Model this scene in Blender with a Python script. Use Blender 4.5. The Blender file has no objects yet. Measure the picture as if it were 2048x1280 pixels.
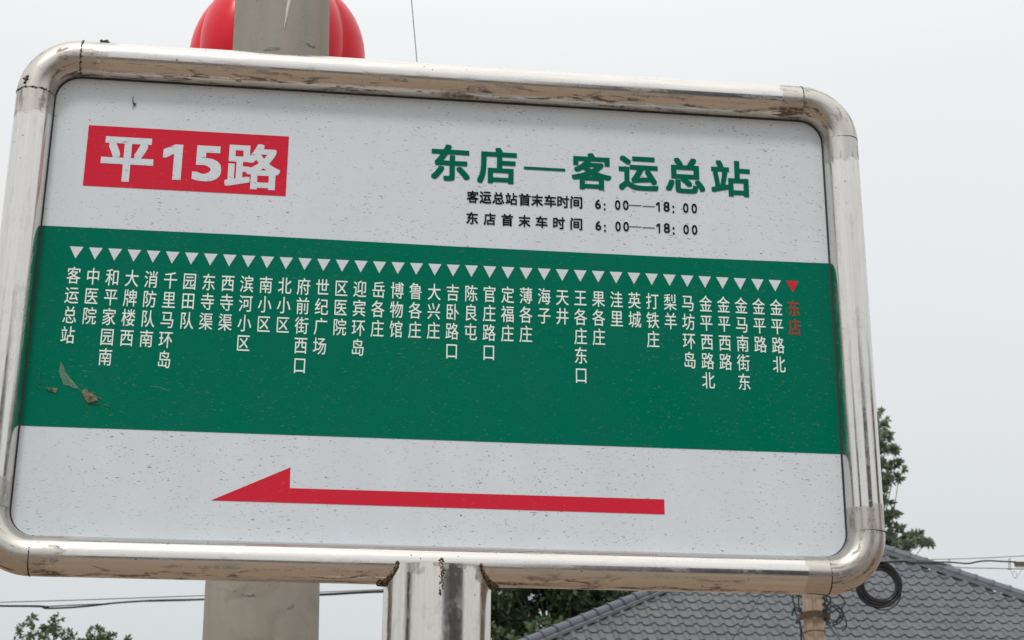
import bpy, bmesh, math, random
from mathutils import Vector, Matrix, noise
random.seed(7)
C = bpy.context.scene.collection
sc = bpy.context.scene
R = math.radians

# ------------------------------------------------------------------ camera
PITCH = R(16.0)
FPX = 3050.0                       # focal length in pixels of the 2048 px wide photograph
EYE = Vector((0, 0, 1.6))
cam_d = bpy.data.cameras.new('camera')
cam = bpy.data.objects.new('camera', cam_d)
C.objects.link(cam)
cam.location = EYE
cam.rotation_euler = (R(90) + PITCH, 0, 0)
cam_d.sensor_width = 36
cam_d.lens = FPX / 2048 * 36
cam_d.clip_start = 0.05
cam_d.clip_end = 3000
cam_d.dof.use_dof = True
cam_d.dof.focus_distance = 3.1
cam_d.dof.aperture_fstop = 15
sc.camera = cam

# ------------------------------------------------------------------ world, sun, exposure
SUN_EL, SUN_AZ = R(58), R(200)
w = bpy.data.worlds.new('World')
sc.world = w
w.use_nodes = True
nt = w.node_tree
nt.nodes.clear()
out = nt.nodes.new('ShaderNodeOutputWorld')
bg = nt.nodes.new('ShaderNodeBackground')
bg.inputs['Strength'].default_value = 0.10
sky = nt.nodes.new('ShaderNodeTexSky')
sky.sky_type = 'NISHITA'
sky.sun_disc = False
sky.sun_elevation = SUN_EL
sky.sun_rotation = SUN_AZ
sky.air_density = 1.5
sky.dust_density = 4
tc = nt.nodes.new('ShaderNodeTexCoord')
sep = nt.nodes.new('ShaderNodeSeparateXYZ')
nt.links.new(tc.outputs['Generated'], sep.inputs[0])
ramp = nt.nodes.new('ShaderNodeValToRGB')       # overcast: brighter towards the zenith
nt.links.new(sep.outputs['Z'], ramp.inputs[0])
el = ramp.color_ramp.elements
el[0].position = 0.0; el[0].color = (0.66, 0.695, 0.72, 1)
el[1].position = 1.0; el[1].color = (1.45, 1.44, 1.42, 1)
for pos, c in ((0.10, (0.705, 0.74, 0.76, 1)), (0.26, (0.80, 0.825, 0.84, 1)),
               (0.42, (0.87, 0.89, 0.905, 1)), (0.7, (1.16, 1.16, 1.16, 1))):
    e = ramp.color_ramp.elements.new(pos); e.color = c
cl = nt.nodes.new('ShaderNodeTexNoise')
cl.inputs['Scale'].default_value = 1.6
cl.inputs['Detail'].default_value = 3
mr = nt.nodes.new('ShaderNodeMapRange')
mr.inputs['To Min'].default_value = 9.6
mr.inputs['To Max'].default_value = 10.6
nt.links.new(tc.outputs['Generated'], cl.inputs['Vector'])
nt.links.new(cl.outputs['Fac'], mr.inputs['Value'])
mul = nt.nodes.new('ShaderNodeVectorMath'); mul.operation = 'SCALE'
nt.links.new(ramp.outputs[0], mul.inputs[0]); nt.links.new(mr.outputs[0], mul.inputs['Scale'])
hs = nt.nodes.new('ShaderNodeHueSaturation')
hs.inputs['Saturation'].default_value = 0.25
nt.links.new(sky.outputs[0], hs.inputs['Color'])
mixw = nt.nodes.new('ShaderNodeMix'); mixw.data_type = 'RGBA'
mixw.inputs[0].default_value = 0.94
nt.links.new(hs.outputs[0], mixw.inputs[6]); nt.links.new(mul.outputs[0], mixw.inputs[7])
nt.links.new(mixw.outputs[2], bg.inputs['Color'])
nt.links.new(bg.outputs[0], out.inputs[0])

sd = bpy.data.lights.new('sun', 'SUN')
sd.energy = 1.35
sd.angle = R(10)
sd.color = (1.0, 0.965, 0.92)
sun = bpy.data.objects.new('sun', sd)
C.objects.link(sun)
sun.location = (0, 0, 30)
sv = Vector((math.sin(SUN_AZ) * math.cos(SUN_EL), math.cos(SUN_AZ) * math.cos(SUN_EL), math.sin(SUN_EL)))
sun.rotation_euler = sv.to_track_quat('Z', 'Y').to_euler()
vs = sc.view_settings
sc.display_settings.display_device = 'sRGB'
vs.view_transform = 'Standard'
vs.look = 'None'
vs.gamma = 1
vs.exposure = 0
vs.use_curve_mapping = False

# ------------------------------------------------------------------ geometry helpers
FWD = Vector((0, math.cos(PITCH), math.sin(PITCH)))
DWN = Vector((0, math.sin(PITCH), -math.cos(PITCH)))
RGT = Vector((1, 0, 0))


def ray(px, py):
    return RGT * ((px - 1024) / FPX) + DWN * ((py - 640) / FPX) + FWD


def at(px, py, y):
    """point seen at this place of the photograph, y metres ahead"""
    d = ray(px, py)
    return EYE + d * (y / d.y)


def to_px(P):
    q = P - EYE
    z = q.dot(FWD)
    return 1024 + FPX * q.x / z, 640 + FPX * q.dot(DWN) / z


def tag(o, label=None, cat=None, group=None, kind=None):
    if label: o['label'] = label
    if cat: o['category'] = cat
    if group: o['group'] = group
    if kind: o['kind'] = kind
    return o


def empty(name, loc, label, cat, group=None):
    o = bpy.data.objects.new(name, None)
    o.empty_display_size = 0.1
    C.objects.link(o)
    o.location = loc
    return tag(o, label, cat, group)


def wloc(o):
    v = Vector((0, 0, 0))
    while o is not None:
        v += Vector(o.location)
        o = o.parent
    return v


def mesh_obj(name, verts, faces, m, parent=None, origin=None, smooth=False, kind=None):
    """verts in world coordinates; origin = world place of the object's own origin"""
    base = wloc(parent) if parent else Vector((0, 0, 0))
    org = Vector(origin) if origin is not None else base.copy()
    me = bpy.data.meshes.new(name)
    me.from_pydata([tuple(Vector(v) - org) for v in verts], [], faces)
    me.update()
    if isinstance(m, (list, tuple)):
        for x in m: me.materials.append(x)
    else:
        me.materials.append(m)
    if smooth:
        for p in me.polygons: p.use_smooth = True
    o = bpy.data.objects.new(name, me)
    C.objects.link(o)
    if parent: o.parent = parent
    o.location = org - base
    if kind: o['kind'] = kind
    return o


def smooth_by_angle(o, deg=35):
    me = o.data
    bm = bmesh.new(); bm.from_mesh(me)
    for f in bm.faces: f.smooth = True
    for e in bm.edges:
        if len(e.link_faces) == 2 and e.calc_face_angle(0) > R(deg): e.smooth = False
    bm.to_mesh(me); bm.free()


class MB:
    def __init__(s): s.v = []; s.f = []

    def add(s, vs_, fs_):
        n = len(s.v)
        s.v += [Vector(a) for a in vs_]
        s.f += [tuple(i + n for i in f) for f in fs_]

    def box(s, c, hx, hy, hz, ax=(1, 0, 0), ay=(0, 1, 0), az=(0, 0, 1)):
        c = Vector(c); ax = Vector(ax) * hx; ay = Vector(ay) * hy; az = Vector(az) * hz
        vs_ = [c + ax * i + ay * j + az * k for k in (-1, 1) for j in (-1, 1) for i in (-1, 1)]
        s.add(vs_, [(0, 2, 3, 1), (4, 5, 7, 6), (0, 1, 5, 4), (2, 6, 7, 3), (0, 4, 6, 2), (1, 3, 7, 5)])

    def tube(s, pts, rad, n=8, caps=True):
        pts = [Vector(p) for p in pts]
        if not isinstance(rad, (list, tuple)): rad = [rad] * len(pts)
        prev = None
        rings = []
        for i, p in enumerate(pts):
            t = (pts[min(i + 1, len(pts) - 1)] - pts[max(i - 1, 0)])
            if t.length < 1e-9: t = Vector((0, 0, 1))
            t.normalize()
            if prev is None:
                a = Vector((0, 0, 1)) if abs(t.z) < .9 else Vector((1, 0, 0))
                u = t.cross(a).normalized()
            else:
                u = (prev - t * prev.dot(t)).normalized()
            prev = u
            v = t.cross(u)
            rings.append([p + (u * math.cos(2 * math.pi * k / n) + v * math.sin(2 * math.pi * k / n)) * rad[i] for k in range(n)])
        vs_ = [q for r_ in rings for q in r_]
        fs_ = []
        for i in range(len(pts) - 1):
            for k in range(n):
                k2 = (k + 1) % n
                fs_.append((i * n + k, i * n + k2, (i + 1) * n + k2, (i + 1) * n + k))
        if caps:
            fs_.append(tuple(range(n - 1, -1, -1)))
            fs_.append(tuple((len(pts) - 1) * n + k for k in range(n)))
        s.add(vs_, fs_)

    def blob(s, c, r, seed=0, squash=(1, 1, 1), rough=.35):
        bm = bmesh.new()
        bmesh.ops.create_icosphere(bm, subdivisions=2, radius=1)
        vs_ = []
        for v in bm.verts:
            k = 1 + rough * noise.noise(v.co * 1.7 + Vector((seed * 3.1, seed, 0)))
            vs_.append(Vector(c) + Vector((v.co.x * squash[0], v.co.y * squash[1], v.co.z * squash[2])) * r * k)
        fs_ = [tuple(v.index for v in f.verts) for f in bm.faces]
        bm.free()
        s.add(vs_, fs_)

    def build(s, name, m, parent=None, origin=None, smooth=False, kind=None):
        return mesh_obj(name, s.v, s.f, m, parent, origin, smooth, kind)


# ------------------------------------------------------------------ material helpers
class Mat:
    def __init__(s, name, col=(.5, .5, .5), rough=.5, metal=0., spec=.5):
        s.m = bpy.data.materials.new(name)
        s.m.use_nodes = True
        s.t = s.m.node_tree
        s.b = s.t.nodes['Principled BSDF']
        s.b.inputs['Base Color'].default_value = (*col, 1)
        s.b.inputs['Roughness'].default_value = rough
        s.b.inputs['Metallic'].default_value = metal
        s.b.inputs['Specular IOR Level'].default_value = spec
        s.coord = None

    def n(s, typ, **kw):
        nd = s.t.nodes.new(typ)
        for k, v in kw.items(): setattr(nd, k, v)
        return nd

    def link(s, a, b): s.t.links.new(a, b)

    def obj(s, scale=(1, 1, 1), rot=(0, 0, 0), loc=(0, 0, 0)):
        if s.coord is None: s.coord = s.n('ShaderNodeTexCoord')
        mp = s.n('ShaderNodeMapping')
        mp.inputs['Scale'].default_value = scale
        mp.inputs['Rotation'].default_value = rot
        mp.inputs['Location'].default_value = loc
        s.link(s.coord.outputs['Object'], mp.inputs[0])
        return mp.outputs[0]

    def noise(s, vec, scale=5, detail=4, rough=.55, dist=0):
        nd = s.n('ShaderNodeTexNoise')
        nd.inputs['Scale'].default_value = scale
        nd.inputs['Detail'].default_value = detail
        nd.inputs['Roughness'].default_value = rough
        nd.inputs['Distortion'].default_value = dist
        s.link(vec, nd.inputs['Vector'])
        return nd.outputs['Fac']

    def rng(s, v, a, b, c=0., d=1.):
        nd = s.n('ShaderNodeMapRange')
        for i, x in zip(('From Min', 'From Max', 'To Min', 'To Max'), (a, b, c, d)):
            nd.inputs[i].default_value = x
        s.link(v, nd.inputs['Value'])
        return nd.outputs[0]

    def math(s, op, a, b=None):
        nd = s.n('ShaderNodeMath', operation=op)
        for i, x in enumerate((a, b)):
            if x is None: continue
            if isinstance(x, (int, float)): nd.inputs[i].default_value = x
            else: s.link(x, nd.inputs[i])
        return nd.outputs[0]

    def mix(s, fac, a, b):
        nd = s.n('ShaderNodeMix', data_type='RGBA')
        if isinstance(fac, (int, float)): nd.inputs[0].default_value = fac
        else: s.link(fac, nd.inputs[0])
        for i, x in ((6, a), (7, b)):
            if isinstance(x, tuple): nd.inputs[i].default_value = (*x, 1)
            else: s.link(x, nd.inputs[i])
        return nd.outputs[2]

    def bump(s, h, strength=.3, dist=.01):
        nd = s.n('ShaderNodeBump')
        nd.inputs['Strength'].default_value = strength
        nd.inputs['Distance'].default_value = dist
        s.link(h, nd.inputs['Height'])
        s.link(nd.outputs[0], s.b.inputs['Normal'])

    def base(s, c): s.link(c, s.b.inputs['Base Color'])
    def roughness(s, c): s.link(c, s.b.inputs['Roughness'])


def speckles(M, dirt=(.085, .068, .05)):
    """dried mud splashes on the printed sheet; returns a mask"""
    masks = []
    for sc_, st, rot, hi, loc in ((90, 3.0, .22, .36, (0, 0, 0)), (140, 3.2, -.30, .36, (3, 1, 7)),
                                  (42, 4.2, .15, .20, (9, 4, 2))):
        vec = M.obj(scale=(1, st, st), rot=(0, rot, 0), loc=loc)
        wob = M.n('ShaderNodeTexNoise'); wob.inputs['Scale'].default_value = 120
        M.link(vec, wob.inputs['Vector'])
        ad = M.n('ShaderNodeMix', data_type='RGBA', blend_type='LINEAR_LIGHT'); ad.inputs[0].default_value = .009
        M.link(vec, ad.inputs[6]); M.link(wob.outputs['Color'], ad.inputs[7])
        vo = M.n('ShaderNodeTexVoronoi'); vo.inputs['Scale'].default_value = sc_
        M.link(ad.outputs[2], vo.inputs['Vector'])
        sp = M.n('ShaderNodeSeparateColor'); M.link(vo.outputs['Color'], sp.inputs[0])
        thr = M.rng(sp.outputs[0], .50, 1, -.02, hi)             # only some cells carry a spot
        d = M.math('SUBTRACT', thr, vo.outputs['Distance'])
        mk = M.rng(d, 0, .06)
        mk = M.math('MULTIPLY', mk, M.rng(sp.outputs[1], 0, 1, .12, 1))
        masks.append(mk)
    m = M.math('MAXIMUM', M.math('MAXIMUM', masks[0], masks[1]), masks[2])
    patch = M.noise(M.obj(loc=(5, 2, 1)), 5.5, 3)
    return M.math('MULTIPLY', m, M.rng(patch, .36, .60, .45, 1.25))


def print_mat(name, col, rough=.16, dirtc=(.085, .072, .062), k=.75, fade=None):
    M = Mat(name, col, rough, spec=.03)
    film = M.noise(M.obj(scale=(3, 3, 1.2)), 3.5, 4)
    dull = tuple(min(1, c * .95 + .003) for c in col)
    c = M.mix(M.rng(film, .35, .7), col, dull)
    if fade:
        f = M.noise(M.obj(), 260, 2)
        c = M.mix(M.rng(f, .35, .65), c, fade)
    mk = speckles(M)
    c = M.mix(M.math('MULTIPLY', mk, k), c, dirtc)
    M.base(c)
    M.roughness(M.math('ADD', M.rng(film, .3, .7, rough - .05, rough + .08), M.math('MULTIPLY', mk, .5)))
    M.bump(mk, .15, .0004)
    return M.m


m_white = print_mat('printed_white_film', (.66, .715, .76))
m_green = print_mat('printed_green_film', (.0002, .150, .092), dirtc=(.13, .20, .12), k=.45)
m_dgreen = print_mat('printed_dark_green_letters', (.001, .130, .078), k=.3)
m_red = print_mat('printed_red_film', (.62, .026, .052), dirtc=(.6, .20, .16), k=.35)
m_black = print_mat('printed_black_letters', (.012, .012, .014), k=.4)
m_faded = print_mat('faded_red_letters', (.46, .055, .045), fade=(.22, .075, .05), k=.4)
m_letter = print_mat('printed_white_letters', (.80, .90, .86), k=.2)
m_gasket = Mat('dark_gasket', (.02, .02, .022), .6).m


def steel(name, base=(.73, .705, .67), rough=.125, dirt=.5):
    """worn stainless: 'tl' = metres along the tube, 'ta' = metres round it"""
    M = Mat(name, base, rough, 1.0)
    def att(nm): return M.n('ShaderNodeAttribute', attribute_name=nm).outputs['Fac']
    tl, ta = att('tl'), att('ta')
    def along(kl_, ka_, scale, detail, off=0., dist=0.):
        cx = M.n('ShaderNodeCombineXYZ')
        M.link(M.math('MULTIPLY', tl, kl_), cx.inputs[0]); M.link(M.math('MULTIPLY', ta, ka_), cx.inputs[1])
        cx.inputs[2].default_value = off
        return M.noise(cx.outputs[0], scale, detail, .6, dist)
    o1 = M.noise(M.obj(), 14, 5, .6)
    o2 = M.noise(M.obj(), 90, 5, .65)
    o3 = M.noise(M.obj(), 4, 3)
    lines = along(1.5, 130, 1, 4)                      # drawn streaks along the tube
    crust = along(16, 75, 1, 5, 3.3, .6)               # dried water marks, stretched along it
    runs = along(55, 9, 1, 4, 7.1)                     # marks running round it
    under, weld = att('under'), att('weld')
    wn = M.math('ADD', weld, M.rng(o1, .3, .7, -.28, .28))
    wm = M.rng(wn, .47, .52)                           # ground-back zone next to a weld, hard edged
    c = M.mix(M.math('MULTIPLY', M.rng(lines, .42, .66), .24), base, tuple(x * .62 for x in base))
    c = M.mix(M.math('MULTIPLY', wm, .6), c, (.45, .42, .38))
    c = M.mix(M.math('MULTIPLY', under, .32), c, (.58, .43, .30))
    cr = M.math('MULTIPLY', M.rng(crust, .52, .60), M.rng(o2, .36, .55, .3, 1))
    cr = M.math('MULTIPLY', cr, M.math('ADD', M.math('MULTIPLY', under, .85), M.math('ADD', M.math('MULTIPLY', wm, .45), dirt * .16)))
    rn = M.math('MULTIPLY', M.math('MULTIPLY', M.rng(runs, .60, .66), M.rng(o3, .52, .64)), .22)
    gr = M.math('MINIMUM', M.math('MAXIMUM', cr, rn), .85)
    c = M.mix(gr, c, (.085, .062, .045))
    vo = M.n('ShaderNodeTexVoronoi'); vo.inputs['Scale'].default_value = 55
    M.link(M.obj(), vo.inputs['Vector'])
    sp = M.n('ShaderNodeSeparateColor'); M.link(vo.outputs['Color'], sp.inputs[0])
    dot = M.rng(M.math('SUBTRACT', M.math('MULTIPLY', M.rng(sp.outputs[0], .7, 1), .15), vo.outputs['Distance']), 0, .04)
    c = M.mix(M.math('MULTIPLY', dot, .8), c, (.04, .033, .026))
    M.base(c)
    r_ = M.math('ADD', M.rng(o2, .3, .7, rough - .02, rough + .07), M.math('MULTIPLY', wm, .16))
    r_ = M.math('ADD', r_, M.math('MULTIPLY', M.rng(crust, .5, .7), .10))
    r_ = M.math('ADD', r_, M.math('MULTIPLY', gr, .45))
    M.roughness(r_)
    M.link(M.math('SUBTRACT', 1., M.math('MINIMUM', M.math('MULTIPLY', M.math('ADD', gr, dot), .8), 1.)), M.b.inputs['Metallic'])
    h = M.math('ADD', M.math('MULTIPLY', o3, .8), M.math('MULTIPLY', M.math('MULTIPLY', o2, wm), .12))
    h = M.math('ADD', h, M.math('ADD', M.math('MULTIPLY', lines, .10), M.math('MULTIPLY', o1, .07)))
    M.bump(h, .24, .004)
    return M.m


m_steel = steel('stainless_tube')
m_post = steel('stainless_post', base=(.76, .72, .66), rough=.11, dirt=.35)
Mw = Mat('burnt_weld', (.10, .065, .04), .45, .6)
Mw.base(Mw.mix(Mw.rng(Mw.noise(Mw.obj(), 220, 3), .45, .62), (.055, .036, .024), (.26, .19, .12)))
m_weld = Mw.m

# ------------------------------------------------------------------ GROUND
Mg = Mat('dusty_concrete_ground', (.28, .235, .19), .9)
g1 = Mg.noise(Mg.obj(), .8, 6, .6)
g2 = Mg.noise(Mg.obj(), 30, 4)
Mg.base(Mg.mix(Mg.rng(g1, .3, .7), (.26, .20, .148), Mg.mix(Mg.rng(g2, .3, .7), (.235, .182, .137), (.175, .138, .11))))
Mg.bump(g2, .3, .01)
gv = []; gf = []
N = 24
for j in range(N + 1):
    for i in range(N + 1):
        gv.append((-700 + 1400 * i / N, -700 + 1400 * j / N, 0))
for j in range(N):
    for i in range(N):
        gf.append((j * (N + 1) + i, j * (N + 1) + i + 1, (j + 1) * (N + 1) + i + 1, (j + 1) * (N + 1) + i))
mesh_obj('ground', gv, gf, Mg.m, kind='structure')
# unseen asphalt road, added behind the camera for the steel to reflect
Mr = Mat('asphalt', (.05, .05, .052), .85)
Mr.base(Mr.mix(Mr.rng(Mr.noise(Mr.obj(), 60, 3), .3, .7), (.045, .045, .047), (.075, .072, .07)))
b = MB(); b.box((0, -12, .002), 300, 4, .002)
b.build('road', Mr.m, kind='structure')

# ------------------------------------------------------------------ SIGN PLANE
SC = 3.1


def rot3(rx, ry, rz):
    def Rx(a): return Matrix(((1, 0, 0), (0, math.cos(a), -math.sin(a)), (0, math.sin(a), math.cos(a))))
    def Ry(a): return Matrix(((math.cos(a), 0, math.sin(a)), (0, 1, 0), (-math.sin(a), 0, math.cos(a))))
    def Rz(a): return Matrix(((math.cos(a), -math.sin(a), 0), (math.sin(a), math.cos(a), 0), (0, 0, 1)))
    return Rz(rz) @ Rx(rx) @ Ry(ry)


RS = rot3(-0.3159, -0.12119, 0.00631)


def c2w(v): return RGT * v[0] + DWN * v[1] + FWD * v[2]


SU = c2w(RS @ Vector((1, 0, 0)))          # to the right along the sign
SV = c2w(RS @ Vector((0, 1, 0)))          # down the sign
SN = -c2w(RS @ Vector((0, 0, 1)))         # out of the sign, towards the viewer
SO = EYE + c2w(Vector((-0.0406557, 0, 1))) * SC


def S(u, v, n=0.):
    return SO + SU * u + SV * v + SN * n


def uv(px, py, n=0.):
    """place of the photograph -> metres on the sign sheet"""
    d = ray(px, py)
    o = SO + SN * n
    t = (o - EYE).dot(SN) / d.dot(SN)
    q = EYE + d * t - o
    return q.dot(SU), q.dot(SV)


AXL, AXR, AXT, AXB = -.2787 * SC, .2734 * SC, -.1728 * SC, .1614 * SC   # tube axis rectangle
TR = .0122 * SC                                                           # tube radius
ER = .088                                                                 # bend radius

post_u = (uv(770, 1180)[0] + uv(979, 1180)[0]) / 2
foot = S(post_u, AXB)
foot = foot + SV * (foot.z / -SV.z)
sign = empty('bus_stop_sign', foot, 'white and green bus route sign board in a worn stainless tube frame on a post', 'sign')
sign_base = foot

# --- frame: four straight bars, four bends
def ringtube(name, pts, weld, n=40, rad=TR, m=m_steel, under_dir=-1):
    """tube along points given on the sign plane; 'weld' attribute per ring"""
    P = [S(a, b_) for a, b_ in pts]
    vs_ = []; fs_ = []; wv = []; uvv = []; tls = []; tas = []; run = random.uniform(0, 9)
    for i, p in enumerate(P):
        t = (P[min(i + 1, len(P) - 1)] - P[max(i - 1, 0)]).normalized()
        u = SN; v = t.cross(u).normalized()
        if i: run += (P[i] - P[i - 1]).length
        for k in range(n):
            a = 2 * math.pi * k / n
            nn = u * math.cos(a) + v * math.sin(a)
            vs_.append(p + nn * rad)
            wv.append(weld[i]); tls.append(run); tas.append(rad * abs(a - math.pi))
            uvv.append(max(0., min(1., (-nn.z - .05) * 1.3)))
    for i in range(len(P) - 1):
        for k in range(n):
            k2 = (k + 1) % n
            fs_.append((i * n + k, i * n + k2, (i + 1) * n + k2, (i + 1) * n + k))
    o = mesh_obj(name, vs_, fs_, m, sign, origin=P[len(P) // 2], smooth=True)
    for nm, vals in (('weld', wv), ('under', uvv), ('tl', tls), ('ta', tas)):
        a = o.data.attributes.new(nm, 'FLOAT', 'POINT')
        for i, x in enumerate(vals): a.data[i].value = x
    return o


def bar(p, q, n=60):
    pts = []; wd = []
    L = math.hypot(q[0] - p[0], q[1] - p[1])
    for i in range(n + 1):
        t = i / n
        pts.append((p[0] + (q[0] - p[0]) * t, p[1] + (q[1] - p[1]) * t))
        d = min(t, 1 - t) * L
        wd.append(max(0., 1 - d / .10))
    o = ringtube('frame_bar', pts, wd)
    return o


gap = .0012
bar((AXL + ER + gap, AXT), (AXR - ER - gap, AXT))
bar((AXR, AXT + ER + gap), (AXR, AXB - ER - gap))
bar((AXR - ER - gap, AXB), (AXL + ER + gap, AXB))
bar((AXL, AXB - ER - gap), (AXL, AXT + ER + gap))
for cx, cy, a0 in ((AXL + ER, AXT + ER, 180), (AXR - ER, AXT + ER, 270), (AXR - ER, AXB - ER, 0), (AXL + ER, AXB - ER, 90)):
    pts = []
    for i in range(17):
        a = R(a0 + 90 * i / 16)
        pts.append((cx + ER * math.cos(a), cy + ER * math.sin(a)))
    ringtube('frame_bend', pts, [.62 + .3 * abs(i - 8) / 8 for i in range(17)], rad=TR * 1.004)

# --- weld beads round the joints of bars and bends
def weld_ring(c, tdir, name='weld_bead', seed=0, arc=(0, 360), size=.0030, step=11):
    b = MB()
    c = Vector(c); tdir = tdir.normalized()
    u = SN; v = tdir.cross(u)
    rr = random.Random(seed)
    a = arc[0]
    while a < arc[1]:
        an = R(a)
        p = c + (u * math.cos(an) + v * math.sin(an)) * (TR - .0010) + tdir * rr.uniform(-.0012, .0012)
        b.blob(p, size * rr.uniform(.6, 1.2), seed=rr.random() * 50, rough=.6)
        a += step * rr.uniform(.7, 1.3)
    return b.build(name, m_weld, sign, origin=c, smooth=True)


for i, (a, b_, t) in enumerate(((AXL + ER, AXT, SU), (AXL, AXT + ER, SV), (AXR - ER, AXT, SU), (AXR, AXT + ER, SV),
                               (AXR, AXB - ER, SV), (AXR - ER, AXB, SU), (AXL + ER, AXB, SU), (AXL, AXB - ER, SV))):
    weld_ring(S(a, b_), t, seed=i, size=.0024 if i < 2 else .0015, step=5 if i < 2 else 6)
# rough burr of weld spatter on the left end of the top bar
bq = MB()
cc = S(*uv(68, 174)) + SN * TR
for k in range(34):
    rr = random.Random(k)
    bq.blob(cc + SU * rr.gauss(0, .007) + SV * rr.gauss(0, .005) - SN * .004, rr.uniform(.0012, .0034), seed=k, rough=.9)
bq.build('weld_spatter', m_weld, sign, origin=cc, smooth=False)

# --- post: flattened stainless tube, saddle-welded under the lower bar
PW, PD = .1035, .058
b = MB()
n = 72
top = S(post_u, AXB + .002)
ring_levels = [0, .02, .05, .1, .2, .4, .8, 1.4, (top - foot).length]
vs_ = []; fs_ = []; wv = []; ptl = []; pta = []
for L in ring_levels:
    c = top + SV * L
    for k in range(n):
        a = 2 * math.pi * k / n
        vs_.append(c + SU * PW * math.cos(a) + SN * PD * math.sin(a))
        wv.append(max(0, .5 - L * 4)); ptl.append(L); pta.append(.08 * abs(a - 1.5 * math.pi))
for i in range(len(ring_levels) - 1):
    for k in range(n):
        k2 = (k + 1) % n
        fs_.append((i * n + k, i * n + k2, (i + 1) * n + k2, (i + 1) * n + k))
fs_.append(tuple(range(n - 1, -1, -1)))
po = mesh_obj('post', vs_, fs_, m_post, sign, origin=top, smooth=True)
smooth_by_angle(po, 50)
a_ = po.data.attributes.new('weld', 'FLOAT', 'POINT')
for i, x in enumerate(wv): a_.data[i].value = x
po.data.attributes.new('under', 'FLOAT', 'POINT')
for nm, vals in (('tl', ptl), ('ta', pta)):
    a_ = po.data.attributes.new(nm, 'FLOAT', 'POINT'); a_.data.foreach_set('value', vals)
# saddle weld
for side in (-1, 1):
    b = MB()
    rr = random.Random(side + 5)
    K = 24
    for k in range(K + 1):
        ph = R(4 + 84 * k / K)                          # 0 = underside of the bar, 90 = its front
        y = TR * math.sin(ph); zz = TR * math.cos(ph)
        x = PW * math.sqrt(max(0, 1 - (y / PD) ** 2))
        p = S(post_u + side * (x + .0015), AXB + zz, y) 
        b.blob(p, rr.uniform(.0045, .0065) * (1.0 - .4 * k / K), seed=k + 3 * side, rough=.35)
        if k < 6: b.blob(p + SU * side * rr.uniform(.003, .011), rr.uniform(.003, .006), seed=k + 40, rough=.7)
    b.build('weld_bead', m_weld, sign, origin=S(post_u + side * PW, AXB), smooth=True)
# patch of weld scars running down the post
b = MB()
for k in range(46):
    rr = random.Random(k + 90)
    uu, vv = uv(878 + rr.gauss(0, 3.2), 1131 + 72 * (k / 46))
    c = S(post_u, AXB) + SU * (uu - post_u) * .98 + SV * (vv - AXB - .004)
    x = (uu - post_u) * .98
    y = PD * math.sqrt(max(0, 1 - (x / PW) ** 2))
    b.blob(c + SN * (y - .0006), rr.uniform(.0012, .0030), seed=k, squash=(1, .5, 1), rough=.8)
b.build('weld_scar', m_weld, sign, origin=S(post_u, AXB + .05, PD), smooth=True)

# --- base flange on the ground
b = MB()
b.box(sign_base + Vector((0, 0, .008)), .16, .12, .008)
b.build('base_plate', m_post, sign)

# --- panel with rounded corners
def rrect(l, r, t, bt, rad, k=10):
    pts = []
    for cx, cy, a0 in ((r - rad, t + rad, 270), (r - rad, bt - rad, 0), (l + rad, bt - rad, 90), (l + rad, t + rad, 180)):
        for i in range(k + 1):
            a = R(a0 + 90 * i / k)
            pts.append((cx + rad * math.cos(a), cy + rad * math.sin(a)))
    return pts


ins = TR - .006
pl, pr, pt, pb = AXL + ins, AXR - ins, AXT + ins, AXB - ins
PANEL_N = -.011
pp = rrect(pl, pr, pt, pb, ER - ins)
n = len(pp)
vs_ = [S(a, b_, PANEL_N) for a, b_ in pp] + [S(a, b_, PANEL_N - .014) for a, b_ in pp]
fs_ = [tuple(range(n)), tuple(range(2 * n - 1, n - 1, -1))] + [(i, i + n, (i + 1) % n + n, (i + 1) % n) for i in range(n)]
panel = mesh_obj('panel', vs_, fs_, m_white, sign, origin=S(0, 0, PANEL_N))
smooth_by_angle(panel, 30)
# thin dark joint between panel and frame
b = MB()
gp = rrect(pl + .0048, pr - .0048, pt + .0048, pb - .0048, ER - ins - .0045, 10)
n = len(gp)
gi = rrect(pl + .0078, pr - .0078, pt + .0078, pb - .0078, ER - ins - .0075, 10)
vs_ = [S(a, c, PANEL_N + .003) for a, c in gp] + [S(a, c, PANEL_N + .0012) for a, c in gi]
mesh_obj('seal', vs_, [(i, (i + 1) % n, (i + 1) % n + n, i + n) for i in range(n)], m_gasket, panel, origin=S(0, 0, PANEL_N))

LV = .0006
_k = PANEL_N / FWD.dot(SN)
PRINT_OFF = SU * (_k * FWD.dot(SU)) + SV * (_k * FWD.dot(SV))    # where the recessed print sits on the sheet


def SPR(u, v, n): return S(u * 1.0034, v * 1.0034, n) + PRINT_OFF


def sheet(name, pts, m, level, parent=panel, label=None):
    """flat print on the panel; pts in sign metres"""
    nn = PANEL_N + LV * level
    vs_ = [SPR(a, b_, nn) for a, b_ in pts]
    cx = sum(p[0] for p in pts) / len(pts); cy = sum(p[1] for p in pts) / len(pts)
    o = mesh_obj(name, vs_, [tuple(range(len(pts)))], m, parent, origin=S(cx, cy, nn))
    if label: o['label'] = label
    return o


# green band
gt, gb = -.05218 * SC, .08105 * SC
sheet('green_band', [(pl + .002, uv(71, 450.5)[1]), (pl + .002, gb), (pr - .002, gb), (pr - .002, uv(1667, 527.3)[1]),
                     (.45, uv(1300, 512)[1]), (0, uv(900, 492.5)[1]), (-.45, uv(480, 469.5)[1])], m_green, 1)
# red route box
sheet('route_number_box', [(-.2426 * SC, -.12472 * SC), (-.2426 * SC, -.08134 * SC), (-.11119 * SC, -.08134 * SC), (-.11119 * SC, -.12472 * SC)], m_red, 1)
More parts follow.
